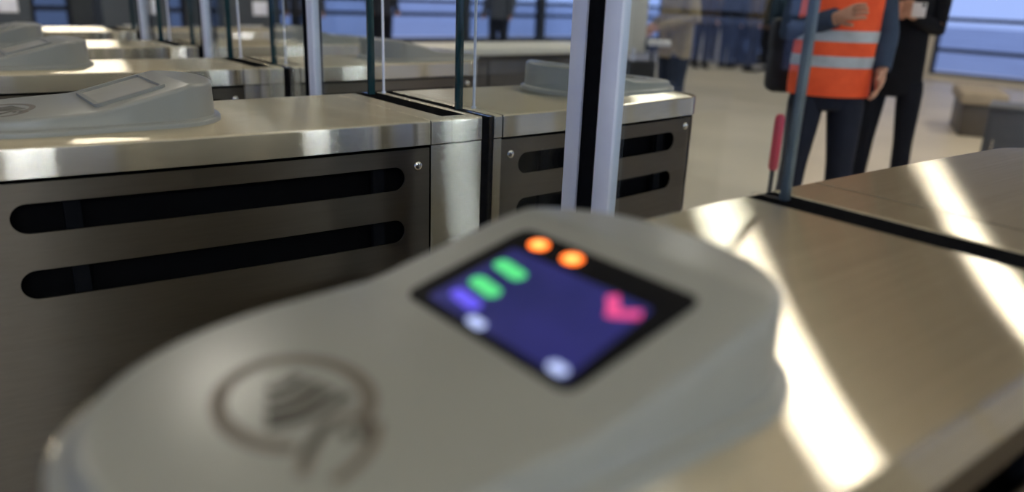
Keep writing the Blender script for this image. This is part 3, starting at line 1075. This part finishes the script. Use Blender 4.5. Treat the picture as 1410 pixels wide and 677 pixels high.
def rot_root(name, x, y, rz, label, cat, group=None):
    r = empty(name, (x, y, 0), rz)
    tag(r, label, cat, group)
    return r


# black shoulder bag hanging beside the worker
bag_p = vest_man.matrix_basis @ Vector((-0.20, 0.235, 0.84))
r = empty('shoulder_bag', bag_p, facing(vx, vy, math.radians(12)))
tag(r, 'black shoulder bag hanging beside the orange vest', 'bag')
obj('bag_body', box(-0.065, 0.065, -0.09, 0.09, 0.0, 0.36, 0.03), black, r, world_space=False)
obj('flap', box(-0.070, 0.070, -0.094, 0.094, 0.20, 0.368, 0.03), black, r, world_space=False)
obj('strap', tube([(0, -0.085, 0.33), (0.01, -0.09, 0.42), (0.03, -0.11, 0.54), (0.04, -0.16, 0.625), (0.04, -0.22, 0.66)], 0.012), black, r, world_space=False)

# red baton standing beside the glass edge
r = empty('red_baton', (2.855, 1.84, 0.0), 0)
tag(r, 'slim red baton standing upright left of the worker', 'baton')
obj('shaft', cyl((0.0, 0, 0.0), (0.02, 0.02, 1), 0.010, 0.64, 12), black, r, world_space=False)
obj('grip', loft([[(0.01 + rr * math.cos(2 * PI * k / 14), 0.01 + rr * math.sin(2 * PI * k / 14), z) for k in range(14)] for z, rr in ((0.61, .014), (0.62, .020), (0.83, .020), (0.845, .012))]), red, r, world_space=False)

# white notice stand on a dark base
r = rot_root('notice_stand', 4.66, 4.36, math.radians(-47), 'tall white notice panel on a dark base beside the person in beige', 'notice stand')
obj('base', box(-0.14, 0.15, -0.10, 0.10, 0.0, 0.80, 0.012), black, r, world_space=False)
obj('panel', box(-0.105, 0.055, -0.012, 0.012, 0.86, 1.95, 0.004), white, r, world_space=False)
obj('upright', cyl((-0.03, 0, 0.8), (0, 0, 1), 0.018, 0.10, 12), M['alu'], r, world_space=False)
obj('shelf', box(0.075, 0.25, -0.09, 0.09, 0.925, 0.965, 0.006), white, r, world_space=False)
obj('shelf_post', box(0.10, 0.125, -0.012, 0.012, 0.8, 0.925), black, r, smooth=False, world_space=False)

# long counter behind the gates
r = empty('counter', (3.1, 4.2, 0))
tag(r, 'long brown counter with a pale top behind the gate rows', 'counter')
obj('carcass', box(2.46, 3.98, 4.06, 4.48, 0.06, 0.90, 0.004), brown, r)
obj('plinth', box(2.50, 3.94, 4.10, 4.45, 0.0, 0.06), black, r, smooth=False)
obj('worktop', box(2.40, 4.04, 4.00, 4.52, 0.90, 0.945, 0.006), white, r)
for k in range(3):
    d = obj('door', box(2.48 + k * 0.5, 2.96 + k * 0.5, 4.045, 4.06, 0.10, 0.87, 0.003), brown, r)
    obj('handle', cyl((2.92 + k * 0.5, 4.03, 0.62), (0, 0, 1), 0.006, 0.14, 10), M['chrome'], d)

# low bench and steel bin on the right
r = rot_root('bench', 9.4, 3.65, math.radians(28), 'low tan upholstered bench on the pale floor at the right', 'bench')
obj('seat', box(-0.55, 0.55, -0.22, 0.22, 0.34, 0.46, 0.02), tan, r, world_space=False)
obj('base', box(-0.50, 0.50, -0.18, 0.18, 0.0, 0.34, 0.01), brown, r, world_space=False)
r = rot_root('metal_cabinet', 5.95, 1.98, math.radians(18), 'low dark grey metal cabinet at the right edge behind the gate', 'cabinet')
obj('carcass', box(-0.20, 0.20, -0.22, 0.22, 0.05, 0.66, 0.008), grey, r, world_space=False)
obj('lid', box(-0.21, 0.21, -0.23, 0.23, 0.66, 0.685, 0.006), grey, r, world_space=False)
obj('plinth', box(-0.18, 0.18, -0.20, 0.20, 0.0, 0.05), black, r, smooth=False, world_space=False)
d = obj('door', box(-0.212, -0.20, -0.20, 0.20, 0.08, 0.64, 0.003), grey, r, world_space=False)
obj('handle', cyl((-0.225, 0.16, 0.35), (0, 0, 1), 0.006, 0.12, 10), M['chrome'], d, world_space=False)

# ticket machines along the back wall
for k, (x, lab) in enumerate(((-0.6, 'dark ticket machine by the back wall, leftmost in view'), (0.9, 'dark ticket machine by the back wall, second from the left'),
                              (2.3, 'dark ticket machine by the back wall, third from the left'), (3.6, 'dark ticket machine by the back wall, rightmost'))):
    r = empty('ticket_machine', (x, 10.2, 0))
    tag(r, lab, 'ticket machine', 'ticket machines by the back wall')
    obj('carcass', box(-0.36, 0.36, -0.25, 0.25, 0.0, 1.85, 0.02), M['dark_wall'], r, world_space=False)
    obj('display', box(-0.22, 0.22, -0.262, -0.25, 1.15, 1.55, 0.003), M['screen_off'], r, world_space=False)
    obj('tray', box(-0.16, 0.16, -0.27, -0.25, 0.62, 0.76, 0.005), M['steel_end'], r, world_space=False)
    obj('coin_plate', box(0.05, 0.24, -0.258, -0.25, 0.88, 1.05, 0.003), M['alu'], r, world_space=False)
